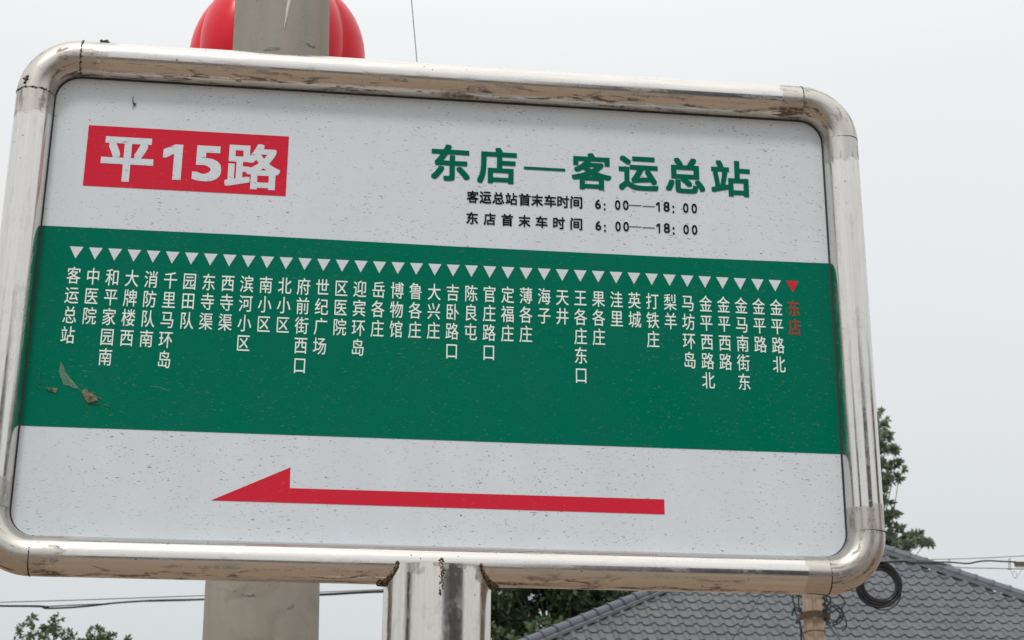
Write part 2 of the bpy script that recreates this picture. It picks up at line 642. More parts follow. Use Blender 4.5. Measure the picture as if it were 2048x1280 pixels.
# arrow
sheet('direction_arrow', [uv(421, 1001), uv(1329, 1029), uv(1328, 999), uv(579, 976.5), uv(580, 935)], m_red, 1)

# station markers: 40 triangles, shared mesh
DU = .01219 * SC
U0 = -.24253 * SC
TT = -.03852 * SC
mk_me = {}


def marker(k):
    m = m_faded if k == 39 else m_letter
    mm = m_red if k == 39 else m_white
    if mm.name not in mk_me:
        hw, hh = .0134, .0255
        me = bpy.data.meshes.new('station_marker')
        me.from_pydata([tuple(SU * x + SV * y) for x, y in ((-hw, 0), (0, hh), (hw, 0))], [], [(0, 1, 2)])
        me.materials.append(mm)
        mk_me[mm.name] = me
    o = bpy.data.objects.new('station_marker', mk_me[mm.name])
    C.objects.link(o)
    o.parent = panel
    o.location = SPR(U0 + k * DU, TT + (.0015 * math.sin(k / 39 * math.pi * 2)), PANEL_N + LV * 2) - wloc(panel)
    if k == 39: o['label'] = 'red triangle at the right end of the row'


for k in range(40): marker(k)

# lettering
GC = {}


def glyph(ch, bold=0.):
    key = (ch, bold)
    if key in GC: return GC[key]
    cu = bpy.data.curves.new('g', 'FONT')
    cu.body = ch; cu.size = 1; cu.resolution_u = 4
    o = bpy.data.objects.new('g', cu)
    C.objects.link(o)
    dg = bpy.context.evaluated_depsgraph_get()
    me = bpy.data.meshes.new_from_object(o.evaluated_get(dg))
    vs_ = [(v.co.x, v.co.y) for v in me.vertices]
    fs_ = [tuple(p.vertices) for p in me.polygons]
    bpy.data.objects.remove(o); bpy.data.curves.remove(cu); bpy.data.meshes.remove(me)
    if ch == '1':
        vs_ = [(.34, 0), (.34, .60), (.10, .47), (.10, .60), (.36, .72), (.47, .72), (.47, 0)]
        fs_ = [(0, 1, 4, 5, 6), (1, 2, 3, 4)]
    if bold > 0:                     # heavier weight: the outline swept by a small square
        bv, bf = [], []
        for i, (dx, dy) in enumerate(((-1, -1), (0, -1), (1, -1), (-1, 0), (1, 0), (-1, 1), (0, 1), (1, 1), (0, 0))):
            n0 = len(bv)
            bv += [(v[0] + dx * bold, v[1] + dy * bold, i) for v in vs_]
            bf += [tuple(q + n0 for q in f) for f in fs_]
        vs_, fs_ = bv, bf
    else:
        vs_ = [(v[0], v[1], 0) for v in vs_]
    GC[key] = (vs_, fs_)
    return GC[key]


def text_obj(name, items, m, level=2, label=None):
    """items: (glyph, centre u, centre v, width, height, bold, fit)  fit: True = stretch glyph's own box, False = em box"""
    V = []; F = []
    for ch, cu_, cv_, w_, h_, bold, fit in items:
        if ch == '-':
            q = [(-.5, -.5), (.5, -.5), (.5, .5), (-.5, .5)]
            n0 = len(V)
            V += [SPR(cu_ + x * w_, cv_ - y * h_, PANEL_N + LV * level) for x, y in q]
            F.append((n0, n0 + 1, n0 + 2, n0 + 3)); continue
        gv_, gf_ = glyph(ch, bold)
        xs = [v[0] for v in gv_]; ys = [v[1] for v in gv_]
        x0, x1, y0, y1 = min(xs), max(xs), min(ys), max(ys)
        if fit:
            mx, my, kx, ky = (x0 + x1) / 2, (y0 + y1) / 2, w_ / (x1 - x0), h_ / (y1 - y0)
        else:
            mx, my, kx, ky = .5, .38, w_, h_
        n0 = len(V)
        V += [SPR(cu_ + (x - mx) * kx, cv_ - (y - my) * ky, PANEL_N + LV * level + z * .00002) for x, y, z in gv_]
        F += [tuple(i + n0 for i in f) for f in gf_]
    c = sum(V, Vector()) / len(V)
    o = mesh_obj(name, V, F, m, panel, origin=c)
    if label: o['label'] = label
    return o


def each_letter(name, its, m, labels=None):
    for i, it in enumerate(its):
        text_obj(name, [it], m)


def pxitem(ch, x0, y0, x1, y1, bold, fit=True, skew=.045):
    """glyph box read in pixels of the photograph"""
    cx, cy = (x0 + x1) / 2, (y0 + y1) / 2
    u, v = uv(cx, cy)
    ul = uv(x0, cy)[0]; ur = uv(x1, cy)[0]
    vt = uv(cx, y0)[1]; vb = uv(cx, y1)[1]
    return (ch, u, v, (ur - ul), (vb - vt) - skew * (ur - ul), bold, fit)


def zb(s, ox, oy, *q): return (ox + q[0] / s, oy + q[1] / s, ox + q[2] / s, oy + q[3] / s)


Z = 4.452
each_letter('route_number', [pxitem('平', *zb(Z, 140, 230, 272, 190, 742, 605), .028), pxitem('1', *zb(Z, 140, 230, 822, 258, 995, 580), .028),
                          pxitem('5', *zb(Z, 140, 230, 1090, 270, 1348, 598), .028), pxitem('路', *zb(Z, 140, 230, 1382, 248, 1872, 672), .024)], m_white)
Z = 3.012
hd = [('东', 66, 53, 300, 282), ('店', 343, 72, 582, 300), ('客', 912, 105, 1152, 335),
      ('运', 1195, 124, 1434, 342), ('总', 1477, 134, 1714, 356), ('站', 1752, 150, 1987, 375)]
each_letter('route_heading', [pxitem(c, *zb(Z, 840, 270, *q), .026) for c, *q in hd] +
         [('-', *uv(840 + 749 / Z, 270 + 205 / Z), .0885, .0063, 0, True)], m_dgreen)


def time_row(line, xs, y_a, y_b, dy, dx):
    its = []
    for ch, x in zip(line, xs):
        y = y_a + (y_b - y_a) * (x - 316) / (940 - 316)
        its.append(pxitem(ch, *zb(Z, 840, 270, x - 36, y - 38, x + 36, y + 38), .021))
    for ch, x0, y0, x1, y1 in (('6', 1053, 388, 1088, 447), (':', 1105, 412, 1116, 455), ('0', 1173, 392, 1206, 452), ('0', 1221, 394, 1255, 453),
                               ('1', 1420, 404, 1443, 462), ('8', 1465, 402, 1502, 463), (':', 1519, 426, 1530, 472), ('0', 1583, 411, 1616, 470), ('0', 1634, 413, 1667, 473)):
        its.append(pxitem(ch, *zb(Z, 840, 270, x0 + dx, y0 + dy, x1 + dx, y1 + dy), .018))
    for xa, xb, yy in ((1260, 1333, 425), (1341, 1413, 431)):
        u, v = uv(840 + (xa + xb) / 2 / Z, 270 + (yy + dy) / Z)
        its.append(('-', u, v, 0.0266, .0017, 0, True))
    return its


text_obj('first_last_bus_times', time_row('客运总站首末车时间', (316, 393, 471, 549, 629, 704, 783, 861, 940), 373, 407, 0, 0), m_black,
         label='upper row of small black characters and hours')['kind'] = 'stuff'
text_obj('first_last_bus_times', time_row('东店首末车时间', (313, 418, 524, 628, 731, 836, 940), 501, 537, 129, 2), m_black,
         label='lower row of widely spaced black characters and hours')['kind'] = 'stuff'

stations = ['客运总站', '中医院', '和平家园南', '大牌楼西', '消防队南', '千里马环岛', '园田队', '东寺渠', '西寺渠', '滨河小区', '南小区', '北小区',
            '府前街西口', '世纪广场', '区医院', '迎宾环岛', '岳各庄', '博物馆', '鲁各庄', '大兴庄', '吉卧路口', '陈良屯', '官庄路口', '定福庄', '薄各庄',
            '海子', '天井', '王各庄东口', '果各庄', '洼里', '英城', '打铁庄', '梨羊', '马坊环岛', '金平西路北', '金平西路', '金马南街东', '金平路', '金平路北', '东店']
v_first = uv(148, 551)[1]
pitch = .0414
for k, nm in enumerate(stations):
    u = U0 + k * DU
    n1 = len(nm)
    off = .0015 * math.sin(k / 39 * math.pi * 2)
    its = [(ch, u, v_first + off + j * pitch, .0282, .0382, (.012 if k == 39 else .005), False) for j, ch in enumerate(nm)]
    text_obj('station_name', its, m_faded if k == 39 else m_letter, label='faded red station name' if k == 39 else None)

# dried insect remains and cobweb scraps on the sheet
Md = Mat('dried_remains', (.22, .19, .12), .8)
Md.base(Md.mix(Md.rng(Md.noise(Md.obj(), 150, 3), .4, .6), (.10, .085, .05), (.26, .25, .17)))
Md.b.inputs['Alpha'].default_value = .6
m_dry = Md.m
Mk = Mat('cobweb_threads', (.34, .42, .33), .8)
Mk.b.inputs['Alpha'].default_value = .18
m_web = Mk.m


def remains(name, label, cat, outline, threads, m=m_dry, lift=.004, seed=1):
    b = MB()
    rr = random.Random(seed)
    if outline:
        pts = [uv(*p) for p in outline]
        cx = sum(p[0] for p in pts) / len(pts); cy = sum(p[1] for p in pts) / len(pts)
        nn = PANEL_N + .0022
        v0 = [SPR(a, c, nn + rr.uniform(0, lift)) for a, c in pts] + [SPR(cx, cy, nn + lift)]
        k = len(pts)
        v1 = [q - SN * .0008 for q in v0]
        b.add(v0 + v1, [(i, (i + 1) % k, k) for i in range(k)] + [((i + 1) % k + k + 1, i + k + 1, 2 * k + 1) for i in range(k)] +
              [(i, i + k + 1, (i + 1) % k + k + 1, (i + 1) % k) for i in range(k)])
    for th in threads:
        b.tube([SPR(*uv(x, y), PANEL_N + .0016 + rr.uniform(0, lift * .6)) for x, y in th], [.0003 + .0005 * rr.random() for _ in th], 5)
    c = sum(b.v, Vector()) / len(b.v)
    o = b.build(name, m, None, origin=c)
    tag(o, label, cat)
    return o


remains('cobweb_scrap', 'grey scrap of torn cobweb stuck on the green band below the first station name', 'cobweb',
        [(121, 726), (127, 735), (130, 744), (140, 757), (150, 769), (156, 776), (150, 778), (141, 774), (135, 772), (126, 770), (122, 758), (117, 744)],
        [[(121, 725), (126, 734), (130, 745), (141, 760), (155, 776)], [(118, 742), (122, 756), (128, 768)], [(128, 765), (138, 770), (146, 775), (155, 777)], [(155, 777), (164, 783)]], m=m_web, lift=.002)
remains('dead_moth', 'brown dried moth with a trailing wing on the green band at lower left', 'insect',
        [(163, 784), (168, 779), (173, 776), (176, 786), (184, 787), (192, 794), (196, 802), (186, 805), (176, 807), (170, 801), (166, 793)],
        [[(176, 786), (186, 786), (193, 795), (201, 798)], [(172, 803), (184, 807), (199, 809)], [(205, 810), (213, 811), (220, 814)]], lift=.003, seed=4)
remains('dead_moth', 'small pale dried wing nearest the left edge of the green band', 'insect',
        [(90, 776), (100, 776), (115, 777), (112, 787), (104, 784), (96, 781)], [[(80, 777), (75, 770), (77, 766), (82, 768)], [(77, 760), (79, 748)]], lift=.002, seed=6)
remains('plant_fibre', 'thin pale curved fibre on the green band right of the moth', 'fibre', None,
        [[(301, 773), (312, 774.5), (324, 777.5), (337, 782)]], m=m_web)
Mi = Mat('dark_remains', (.09, .05, .06), .7)
remains('dead_insect', 'small dark dried insect near the top left corner of the white sheet', 'insect',
        [(264, 200), (267, 206), (272, 208), (270, 212), (266, 212)], [[(266, 193), (265, 200), (267, 207), (265, 219)], [(267, 208), (273, 207)]], m=Mi.m, lift=.002, seed=8)
remains('plant_fibre', 'fine pale hair crossing the green band under the white triangles at right', 'fibre', None,
        [[(1265, 570), (1271, 575), (1274, 584)]], m=m_web)
# mud crumb on the top bar
b = MB()
cc = S(*uv(212, 92)) + Vector((0, 0, .0)) + SN * .018
for k in range(9):
    rr = random.Random(k + 60)
    b.blob(cc + SU * rr.uniform(-.008, .008) + Vector((0, 0, rr.uniform(-.002, .002))), rr.uniform(.002, .0035), seed=k, rough=.8)
tag(b.build('mud_crumb', Mi.m, None, origin=cc), 'small dark crumb of mud sitting on the top frame tube at upper left', 'mud')

# ------------------------------------------------------------------ CONCRETE POLE
Mc = Mat('old_pole_concrete', (.26, .245, .21), .85)
c1 = Mc.noise(Mc.obj(scale=(4, 4, .7)), 3, 5)
c2 = Mc.noise(Mc.obj(), 60, 5, .7)
c3 = Mc.noise(Mc.obj(scale=(1, 1, 1.2), rot=(0, .7, 0)), 5, 4, .5, 1.2)
cc_ = Mc.mix(Mc.rng(c1, .3, .7), (.345, .32, .27), (.27, .257, .225))
cc_ = Mc.mix(Mc.math('MULTIPLY', Mc.rng(c3, .56, .66), .45), cc_, (.18, .172, .15))
cc_ = Mc.mix(Mc.math('MULTIPLY', Mc.rng(c2, .55, .7), .3), cc_, (.38, .36, .31))
st = Mc.noise(Mc.obj(scale=(14, 14, .35)), 1.6, 3)
cc_ = Mc.mix(Mc.math('MULTIPLY', Mc.rng(st, .58, .7), .45), cc_, (.42, .31, .19))
vo_ = Mc.n('ShaderNodeTexVoronoi'); vo_.inputs['Scale'].default_value = 42
Mc.link(Mc.obj(), vo_.inputs['Vector'])
sp_ = Mc.n('ShaderNodeSeparateColor'); Mc.link(vo_.outputs['Color'], sp_.inputs[0])
pore = Mc.rng(Mc.math('SUBTRACT', Mc.math('MULTIPLY', Mc.rng(sp_.outputs[0], .6, 1), .16), vo_.outputs['Distance']), 0, .03)
cc_ = Mc.mix(Mc.math('MULTIPLY', pore, .6), cc_, (.13, .12, .10))
Mc.base(cc_)
Mc.bump(Mc.math('ADD', c2, Mc.math('MULTIPLY', c1, .5)), .25, .004)
m_conc = Mc.m
DP = 4.35
pA = at(524.5, 1200, DP); pB = at(564.5, 30, DP)
dv = (pB - pA) / (pB.z - pA.z)
def pole_c(z): return pA + dv * (z - pA.z)
def pole_r(z): return .1600 - (z - pA.z) * (.0118 / 1.76)
pole = empty('concrete_pole', pole_c(0), 'thick round weathered concrete pole standing behind the sign board', 'pole')
b = MB()
zs = [i * .45 for i in range(20)]
b.tube([pole_c(z) for z in zs], [pole_r(z) for z in zs], 64)
o = b.build('shaft', m_conc, pole, smooth=True); smooth_by_angle(o, 40)
# pale dripping on the pole
def on_pole(px, py, lift=0.):
    d = ray(px, py)
    P = at(px, py, DP)
    for _ in range(6):
        c = pole_c(P.z); r_ = pole_r(P.z) + lift
        x = max(-r_, min(r_, P.x - c.x))
        P = at(px, py, c.y - math.sqrt(max(0, r_ * r_ - x * x)))
    return P
Ms = Mat('bird_dropping', (.62, .62, .57), .7)
b = MB()
L = [(580, -8, 3.6), (578, 6, 3.4), (575, 20, 3.0), (573, 34, 2.0), (570, 48, 1.0), (569, 57, .7)]
vs_ = []
for x, y, wd in L:
    vs_ += [on_pole(x - wd, y, .0005), on_pole(x, y, .004), on_pole(x + wd, y, .0005)]
fs_ = []
for i in range(len(L) - 1):
    fs_ += [(3 * i, 3 * i + 3, 3 * i + 4, 3 * i + 1), (3 * i + 1, 3 * i + 4, 3 * i + 5, 3 * i + 2)]
mesh_obj('white_streak', vs_, fs_, Ms.m, pole)
# shallow chipped dents, dark with soot
Mh = Mat('sooty_chip', (.10, .098, .088), .9)
Mh.base(Mh.mix(Mh.rng(Mh.noise(Mh.obj(), 60, 4), .4, .6), (.30, .285, .245), (.15, .145, .127)))
for (x, y, wx, wy, sl) in ((543, 98, 17, 4, -.1), (624, 92, 13, 4, .35), (498, 1190, 17, 4, 0.1), (582, 1213, 8, 5, -.7)):
    K = 14; vs_ = [on_pole(x, y, .0016)]
    rr = random.Random(x)
    for k in range(K):
        a = 2 * math.pi * k / K; q = rr.uniform(.65, 1.1)
        dx_ = wx * q * math.cos(a); dy_ = wy * q * math.sin(a) + sl * dx_
        vs_.append(on_pole(x + dx_, y + dy_, .0004))
    mesh_obj('chip', vs_, [(0, k + 1, (k + 1) % K + 1) for k in range(K)], Mh.m, pole)

# ------------------------------------------------------------------ RED LANTERN behind the pole
Ml = Mat('red_plastic', (.62, .012, .028), .30, spec=.30)
Ml.b.inputs['Subsurface Weight'].default_value = .05
Ml.b.inputs['Subsurface Radius'].default_value = (.05, .01, .01)
Ml.base(Ml.mix(Ml.rng(Ml.noise(Ml.obj(), 6, 3), .3, .7), (.80, .012, .032), (.72, .010, .028)))
Ml.bump(Ml.noise(Ml.obj(), 25, 3), .12, .003)
Mgo = Mat('gold_plastic', (.75, .45, .06), .3, .6)
LD = 5.05
lc = at(557, 128, LD)
lr = 176 / FPX * (lc - EYE).dot(FWD)
lan = empty('red_lantern', lc, 'large glossy red ribbed lantern showing on both sides of the concrete pole above the sign', 'lantern')
vs_ = []; fs_ = []
NA, NZ, LOB = 180, 28, 9
for j in range(NZ + 1):
    th = math.pi * j / NZ
    th = .16 + (math.pi - .32) * j / NZ
    for i in range(NA):
        ph = 2 * math.pi * i / NA
        lobe = abs(math.sin((ph - R(10)) * LOB / 2))
        k = .905 + .095 * lobe ** .6
        rr_ = lr * math.sin(th) ** .92 * k
        vs_.append(lc + Vector((rr_ * math.cos(ph), rr_ * math.sin(ph), lr * 1.02 * math.cos(th))))
for j in range(NZ):
    for i in range(NA):
        i2 = (i + 1) % NA
        fs_.append((j * NA + i, (j + 1) * NA + i, (j + 1) * NA + i2, j * NA + i2))
mesh_obj('shade', vs_, fs_, Ml.m, lan, smooth=True)
b = MB(); b.tube([lc + Vector((0, 0, lr * .96)), lc + Vector((0, 0, lr * 1.12))], .085, 24); b.build('cap', Mgo.m, lan)
b = MB(); b.tube([lc - Vector((0, 0, lr * .96)), lc - Vector((0, 0, lr * 1.10))], .085, 24); b.build('base_ring', Mgo.m, lan)
b = MB()
for k in range(26):
    a = k * 2.4; q = .02 * math.sqrt(k / 26) + .004
    p = lc + Vector((q * math.cos(a), q * math.sin(a), -lr * 1.10))
    b.tube([p, p + Vector((q * math.cos(a) * .5, q * math.sin(a) * .5, -.16))], .0028, 4)
b.build('tassel', Ml.m, lan)
b = MB(); b.tube([lc + Vector((0, 0, lr * 1.12)), lc + Vector((0, 0, lr * 1.12 + .12))], .006, 8); b.build('hanger', Mgo.m, lan)
# the steel arm that carries it
Msx = Mat('painted_bracket', (.30, .30, .31), .5, .4)
br = empty('lantern_bracket', pole_c(lc.z + lr * 1.12 + .13), 'grey steel bracket arm holding the red lantern on the concrete pole', 'bracket')
b = MB(); zb_ = lc.z + lr * 1.12 + .13
b.tube([pole_c(zb_) + Vector((0, .1, 0)), Vector((lc.x, lc.y + .05, zb_))], .014, 12); b.build('arm', Msx.m, br)
b = MB(); b.tube([pole_c(zb_ - .03), pole_c(zb_ + .03)], pole_r(zb_) + .006, 48); b.build('clamp', Msx.m, br)

# ------------------------------------------------------------------ WIRES
Mb = Mat('black_cable', (.018, .018, .020), .45)
m_cable = Mb.m
Mgw = Mat('galvanised_wire', (.20, .20, .20), .5, .5)


def wire(name, pts, rad, label, m=m_cable, n=6, cat='wire', group=None):
    b = MB(); b.tube(pts, rad, n)
    o = b.build(name, m, None, origin=pts[0], smooth=True)
    return tag(o, label, cat, group)


def path_px(pts, y, sub=6):
    """smooth polyline through photo places at distance y (a number or per point)"""
    ys = y if isinstance(y, (list, tuple)) else [y] * len(pts)
    P = [at(a, c, d) for (a, c), d in zip(pts, ys)]
    out_ = []
    for i in range(len(P) - 1):
        p0 = P[max(i - 1, 0)]; p1 = P[i]; p2 = P[i + 1]; p3 = P[min(i + 2, len(P) - 1)]
        for k in range(sub):
            t = k / sub
            out_.append(.5 * ((2 * p1) + (p2 - p0) * t + (2 * p0 - 5 * p1 + 4 * p2 - p3) * t * t + (3 * p1 - p0 - 3 * p2 + p3) * t ** 3))
    out_.append(P[-1])
    return out_


wire('hanging_wire', [at(808, -180, 6.2), at(823, 0, 6.2), at(834, 124, 6.2), at(880, 660, 6.2), at(930, 1200, 6.2), at(960, 1520, 6.2)], .0024,
     'thin dark wire coming down from above and passing behind the top bar of the sign', Mgw.m, cat='wire')
DL = 17.4
wire('overhead_wire', path_px([(-900, 1228), (0, 1204.5), (240, 1197), (412, 1191), (640, 1184), (770, 1179), (1100, 1168), (1400, 1157), (1618, 1152)], DL), .0065,
     'upper thin grey overhead wire crossing low at left behind the concrete pole', Mgw.m, group='overhead wires at left')
wire('overhead_cable', path_px([(-900, 1215), (0, 1212), (90, 1216.5), (160, 1213.5), (225, 1206.5), (270, 1203), (320, 1200.5), (412, 1198.5), (640, 1190), (770, 1183.5), (1100, 1174), (1400, 1163), (1618, 1157)], DL), .012,
     'thickest black overhead cable at lower left, dipping before the concrete pole')
wire('overhead_cable', path_px([(-900, 1214), (0, 1211), (70, 1213.5), (150, 1210), (225, 1207), (265, 1203.5), (330, 1202), (412, 1199.5), (640, 1188), (770, 1181.5), (1100, 1172), (1400, 1162), (1618, 1155)], DL - .05), .007,
     'thinner dark overhead cable twisted round the thickest one at lower left')

# ------------------------------------------------------------------ SMALL UTILITY POLE
Mu = Mat('pole_sandy_concrete', (.40, .31, .235), .85)
u1 = Mu.noise(Mu.obj(scale=(6, 6, 1)), 2.5, 5)
Mu.base(Mu.mix(Mu.rng(u1, .35, .65), (.44, .36, .28), (.36, .27, .20)))
Mu.bump(Mu.noise(Mu.obj(), 50, 4), .3, .004)
DU_ = 17.0
uA = at(1629, 1275, DU_); uB = at(1624, 1180, DU_)
udv = (uB - uA) / (uB.z - uA.z)
def uc(z): return uA + udv * (z - uA.z)
up = empty('utility_pole', uc(0), 'narrow sandy concrete utility pole with grooved faces below the lower right of the sign', 'pole')
b = MB()
def usec(z):
    k = 1 - (z - 2.5) * .018
    h = .094 * k; g = .018; c = uc(z)
    s_ = [(-h, -h), (-.030, -h), (-.018, -h + g), (.018, -h + g), (.030, -h), (h, -h), (h, h), (-h, h)]
    return [c + Vector((x, y, 0)) for x, y in s_]
zs = [0, 1.5, 3, 4, 5, 6, 7.2]
vs_ = [q for z in zs for q in usec(z)]
fs_ = [(i * 8 + k, i * 8 + (k + 1) % 8, (i + 1) * 8 + (k + 1) % 8, (i + 1) * 8 + k) for i in range(len(zs) - 1) for k in range(8)]
fs_.append(tuple((len(zs) - 1) * 8 + k for k in range(8)))
mesh_obj('shaft', vs_, fs_, Mu.m, up)
Mx = Mat('rusty_clamp', (.05, .045, .035), .75)
Mx.base(Mx.mix(Mx.rng(Mx.noise(Mx.obj(), 40, 3), .4, .6), (.035, .04, .035), (.12, .07, .045)))
zc_ = at(1625, 1233, DU_ - .1).z
def bandat(z, hh, ext, sag, name, rad=.1):
    b = MB()
    c = uc(z)
    ring = []
    for sy in (-1, 1):
        for i in range(9):
            t = (-1 + 2 * i / 8) * (-sy)
            ring.append(c + Vector((t * (rad + ext), sy * (rad + .008 + .02 * (1 - t * t)), sag * (1 - t * t))))
    K = len(ring); V = []
    for p in ring:
        o_ = Vector((p.x - c.x, p.y - c.y, 0)).normalized() * .006
        V += [p + Vector((0, 0, -hh)), p + o_ + Vector((0, 0, -hh)), p + o_ + Vector((0, 0, hh)), p + Vector((0, 0, hh))]
    b.add(V, [(4 * i + k, 4 * ((i + 1) % K) + k, 4 * ((i + 1) % K) + (k + 1) % 4, 4 * i + (k + 1) % 4) for i in range(K) for k in range(4)])
    b.build(name, Mx.m, up)
bandat(zc_, .035, .06, .03, 'clamp')
bandat(at(1625, 1263, DU_ - .1).z, .007, .004, .012, 'strap')
bandat(at(1625, 1184, DU_ - .1).z, .012, .09, .0, 'clamp')
bandat(5.6, .03, .25, 0, 'crossarm')
# bolts of the clamp
for px_, py_ in ((1596, 1243), (1658, 1246), (1600, 1219), (1651, 1220)):
    b = MB(); p = at(px_, py_, DU_ - .08)
    b.tube([p, p + Vector((.01, .16, 0))], .016, 8); b.blob(p, .024, seed=px_)
    b.build('bolt', Mx.m, up)

# tangled wires on that pole
def tangle(label, loops, y, rad=.0105):
    b = MB()
    for lp in loops:
        b.tube(path_px(lp, y, 5), rad * random.uniform(.7, 1.4), 5)
    c = sum(b.v, Vector()) / len(b.v)
    tag(b.build('wire_tangle', m_cable, None, origin=c, smooth=True), label, 'wires')


tangle('tangle of looped black wires right of the small utility pole',
       [[(1648, 1190), (1650, 1205), (1652, 1222), (1656, 1240), (1660, 1252)], [(1654, 1222), (1663, 1213), (1674, 1212), (1684, 1222), (1686, 1234), (1678, 1246), (1666, 1250)],
        [(1652, 1190), (1656, 1204), (1670, 1216), (1682, 1216), (1690, 1206), (1684, 1196), (1676, 1188), (1670, 1180)],
        [(1683, 1214), (1686, 1226), (1692, 1240), (1692, 1254), (1684, 1262)], [(1656, 1216), (1664, 1224), (1672, 1220), (1680, 1228), (1674, 1240), (1664, 1246)],
        [(1644, 1196), (1652, 1201), (1646, 1209), (1653, 1215), (1646, 1221), (1654, 1228)], [(1672, 1246), (1680, 1236), (1688, 1226)], [(1690, 1207), (1686, 1212), (1680, 1218)],
        [(1640, 1188), (1656, 1192), (1661, 1200), (1655, 1212), (1650, 1226)]], DU_ - .25)
tangle('tangle of thin wires dangling left of the small utility pole',
       [[(1578, 1190), (1584, 1186), (1594, 1190), (1604, 1195)], [(1585, 1190), (1586, 1202), (1589, 1212), (1591, 1224), (1594, 1232)], [(1598, 1190), (1597, 1205), (1599, 1219)],
        [(1590, 1212), (1586, 1222), (1584, 1232)], [(1597, 1245), (1603, 1258), (1606, 1272), (1611, 1284)], [(1600, 1243), (1601, 1258), (1603, 1285)], [(1588, 1212), (1596, 1216), (1600, 1220)]], DU_ - .25, .008)
wire('drop_cable', path_px([(1652, 1243), (1660, 1252), (1668, 1264), (1678, 1275), (1688, 1295), (1730, 1370)], [16.8, 16.6, 16.2, 15.8, 15, 13]), .014,
     'thick brown-black cable dropping to the right from the clamp of the small utility pole')
wire('guy_wire', [at(1640, 1010, 16.8), at(1522, 1190, 16), at(1465, 1280, 15.5), at(1400, 1385, 15)], .0045,
     'straight thin guy wire slanting down left in front of the tiled roof')

# cable coil hung beside the sign's lower right corner
cc_w = at(1758, 1169, 16.0)
Rm = 37.5 / FPX * (cc_w - EYE).dot(FWD)
coil = empty('cable_coil', cc_w, 'hanging coil of shiny black cable in front of the tiled roof beside the sign corner', 'cable coil')
Mco = Mat('shiny_black_cable', (.010, .010, .012), .28)
for k in range(17):
    rr = random.Random(k + 11)
    r0 = Rm + rr.uniform(-.036, .034)
    ox, oz = rr.uniform(-.010, .014), rr.uniform(-.016, .010)
    if k == 12: r0 = Rm + .022; ox, oz = .012, -.040
    tl = rr.uniform(-.25, .25)
    pts = []
    ph0 = rr.uniform(0, 6)
    for i in range(49):
        a = 2 * math.pi * i / 48
        r1 = r0 + .010 * math.sin(2 * a + ph0)
        pts.append(cc_w + Vector((ox + r1 * math.cos(a) * .985, rr.uniform(-.0005, .0005) + .05 * tl * math.sin(a + ph0), oz + r1 * math.sin(a))))
    b = MB(); b.tube(pts, .0135 if k < 12 else .008, 8, caps=False)
    b.build('cable_loop', Mco.m, coil, smooth=True)
for an in (1.9, 2.6):
    b = MB(); a = an
    p = cc_w + Vector((Rm * math.cos(a), 0, Rm * math.sin(a)))
    t = Vector((-math.sin(a), 0, math.cos(a))); 
    b.tube([p - t * .012, p + t * .012], .045, 14)
    b.build('cable_tie', m_cable, coil)
YR = [16.9, 16.2, 15.8, 15.6, 15.5, 15.4, 15.3, 15.2, 15.1, 15.0, 14.9, 14]
wire('overhead_cable', path_px([(1635, 1140), (1735, 1126), (1790, 1123.5), (1812, 1122.5), (1830, 1126), (1868, 1127), (1896, 1129.5)], [16.9, 16.1, 15.9, 15.8, 15.7, 15.6, 15.5]), .0105,
     'black cable running from the coil along the roof hip to the first small clip')
wire('overhead_cable', path_px([(1812, 1124), (1850, 1124), (1900, 1124.5), (1935, 1127), (1955, 1123.5), (1975, 1121.5), (2000, 1122.5), (2032, 1124)], [15.8, 15.7, 15.5, 15.4, 15.3, 15.2, 15.1, 15.0]), .0085,
     'wavy dark cable between the small clip and the brown splice box at the right edge')
wire('overhead_wire', path_px([(1635, 1130), (1770, 1122), (1868, 1119), (1950, 1116.5), (2048, 1111.5), (2400, 1090)], [17, 16, 15.6, 15.3, 15, 14]), .0042,
     'uppermost thin grey wire above the splice box at right', Mgw.m)
wire('overhead_wire', path_px([(1897, 1130), (1920, 1135), (1980, 1136.5), (2048, 1138), (2400, 1146)], [15.5, 15.45, 15.3, 15, 14]), .0048,
     'lowest thin wire passing under the splice box at right', Mgw.m)
for (x, ya, yb, lb) in ((1898, 1118, 1130, 'small wire clip left of the splice box, where the cables meet'), (2019, 1117, 1138, 'small wire clip just left of the brown splice box')):
    b = MB(); yy = 15.3 if x < 2000 else 15.05
    for dx in (-1.5, 1.5): b.tube([at(x + dx, ya, yy), at(x + dx, yb, yy)], .0035, 5)
    b.tube([at(x - 4, yb, yy), at(x + 5, yb, yy)], .007, 5)
    tag(b.build('wire_clip', Mgw.m, None, origin=at(x, ya, yy)), lb, 'wire clip')
Mj = Mat('splice_brown', (.11, .085, .06), .5)
sb = empty('splice_box', at(2045, 1128, 15.0), 'dark brown splice box on the overhead cables at the right edge', 'junction box')
b = MB(); p = at(2060, 1128, 15.0); b.box(p, .145, .03, .020); o = b.build('casing', Mj.m, sb)
b = MB(); b.box(p + Vector((0, -.004, -.026)), .14, .02, .006); b.build('lower_rail', Mat('splice_cream', (.55, .50, .40), .5).m, sb)
tangle('thin curled wire ends dangling under the splice box at right', [[(2021, 1140), (2024, 1147), (2031, 1157), (2038, 1148), (2043, 1139)], [(2026, 1148), (2027, 1143), (2030, 1143), (2034, 1150), (2030, 1156)]], 15.05, .0022)

# ------------------------------------------------------------------ HOUSE WITH TILED HIP ROOF
AZ, PT = R(-10.5), R(38)
s_up = Vector((math.sin(AZ) * math.cos(PT), math.cos(AZ) * math.cos(PT), math.sin(PT)))   # up the slope
r_dir = Vector((math.cos(AZ), -math.sin(AZ), 0))
nrm = r_dir.cross(s_up).normalized()
P0 = at(1619, 1230, 33.2)


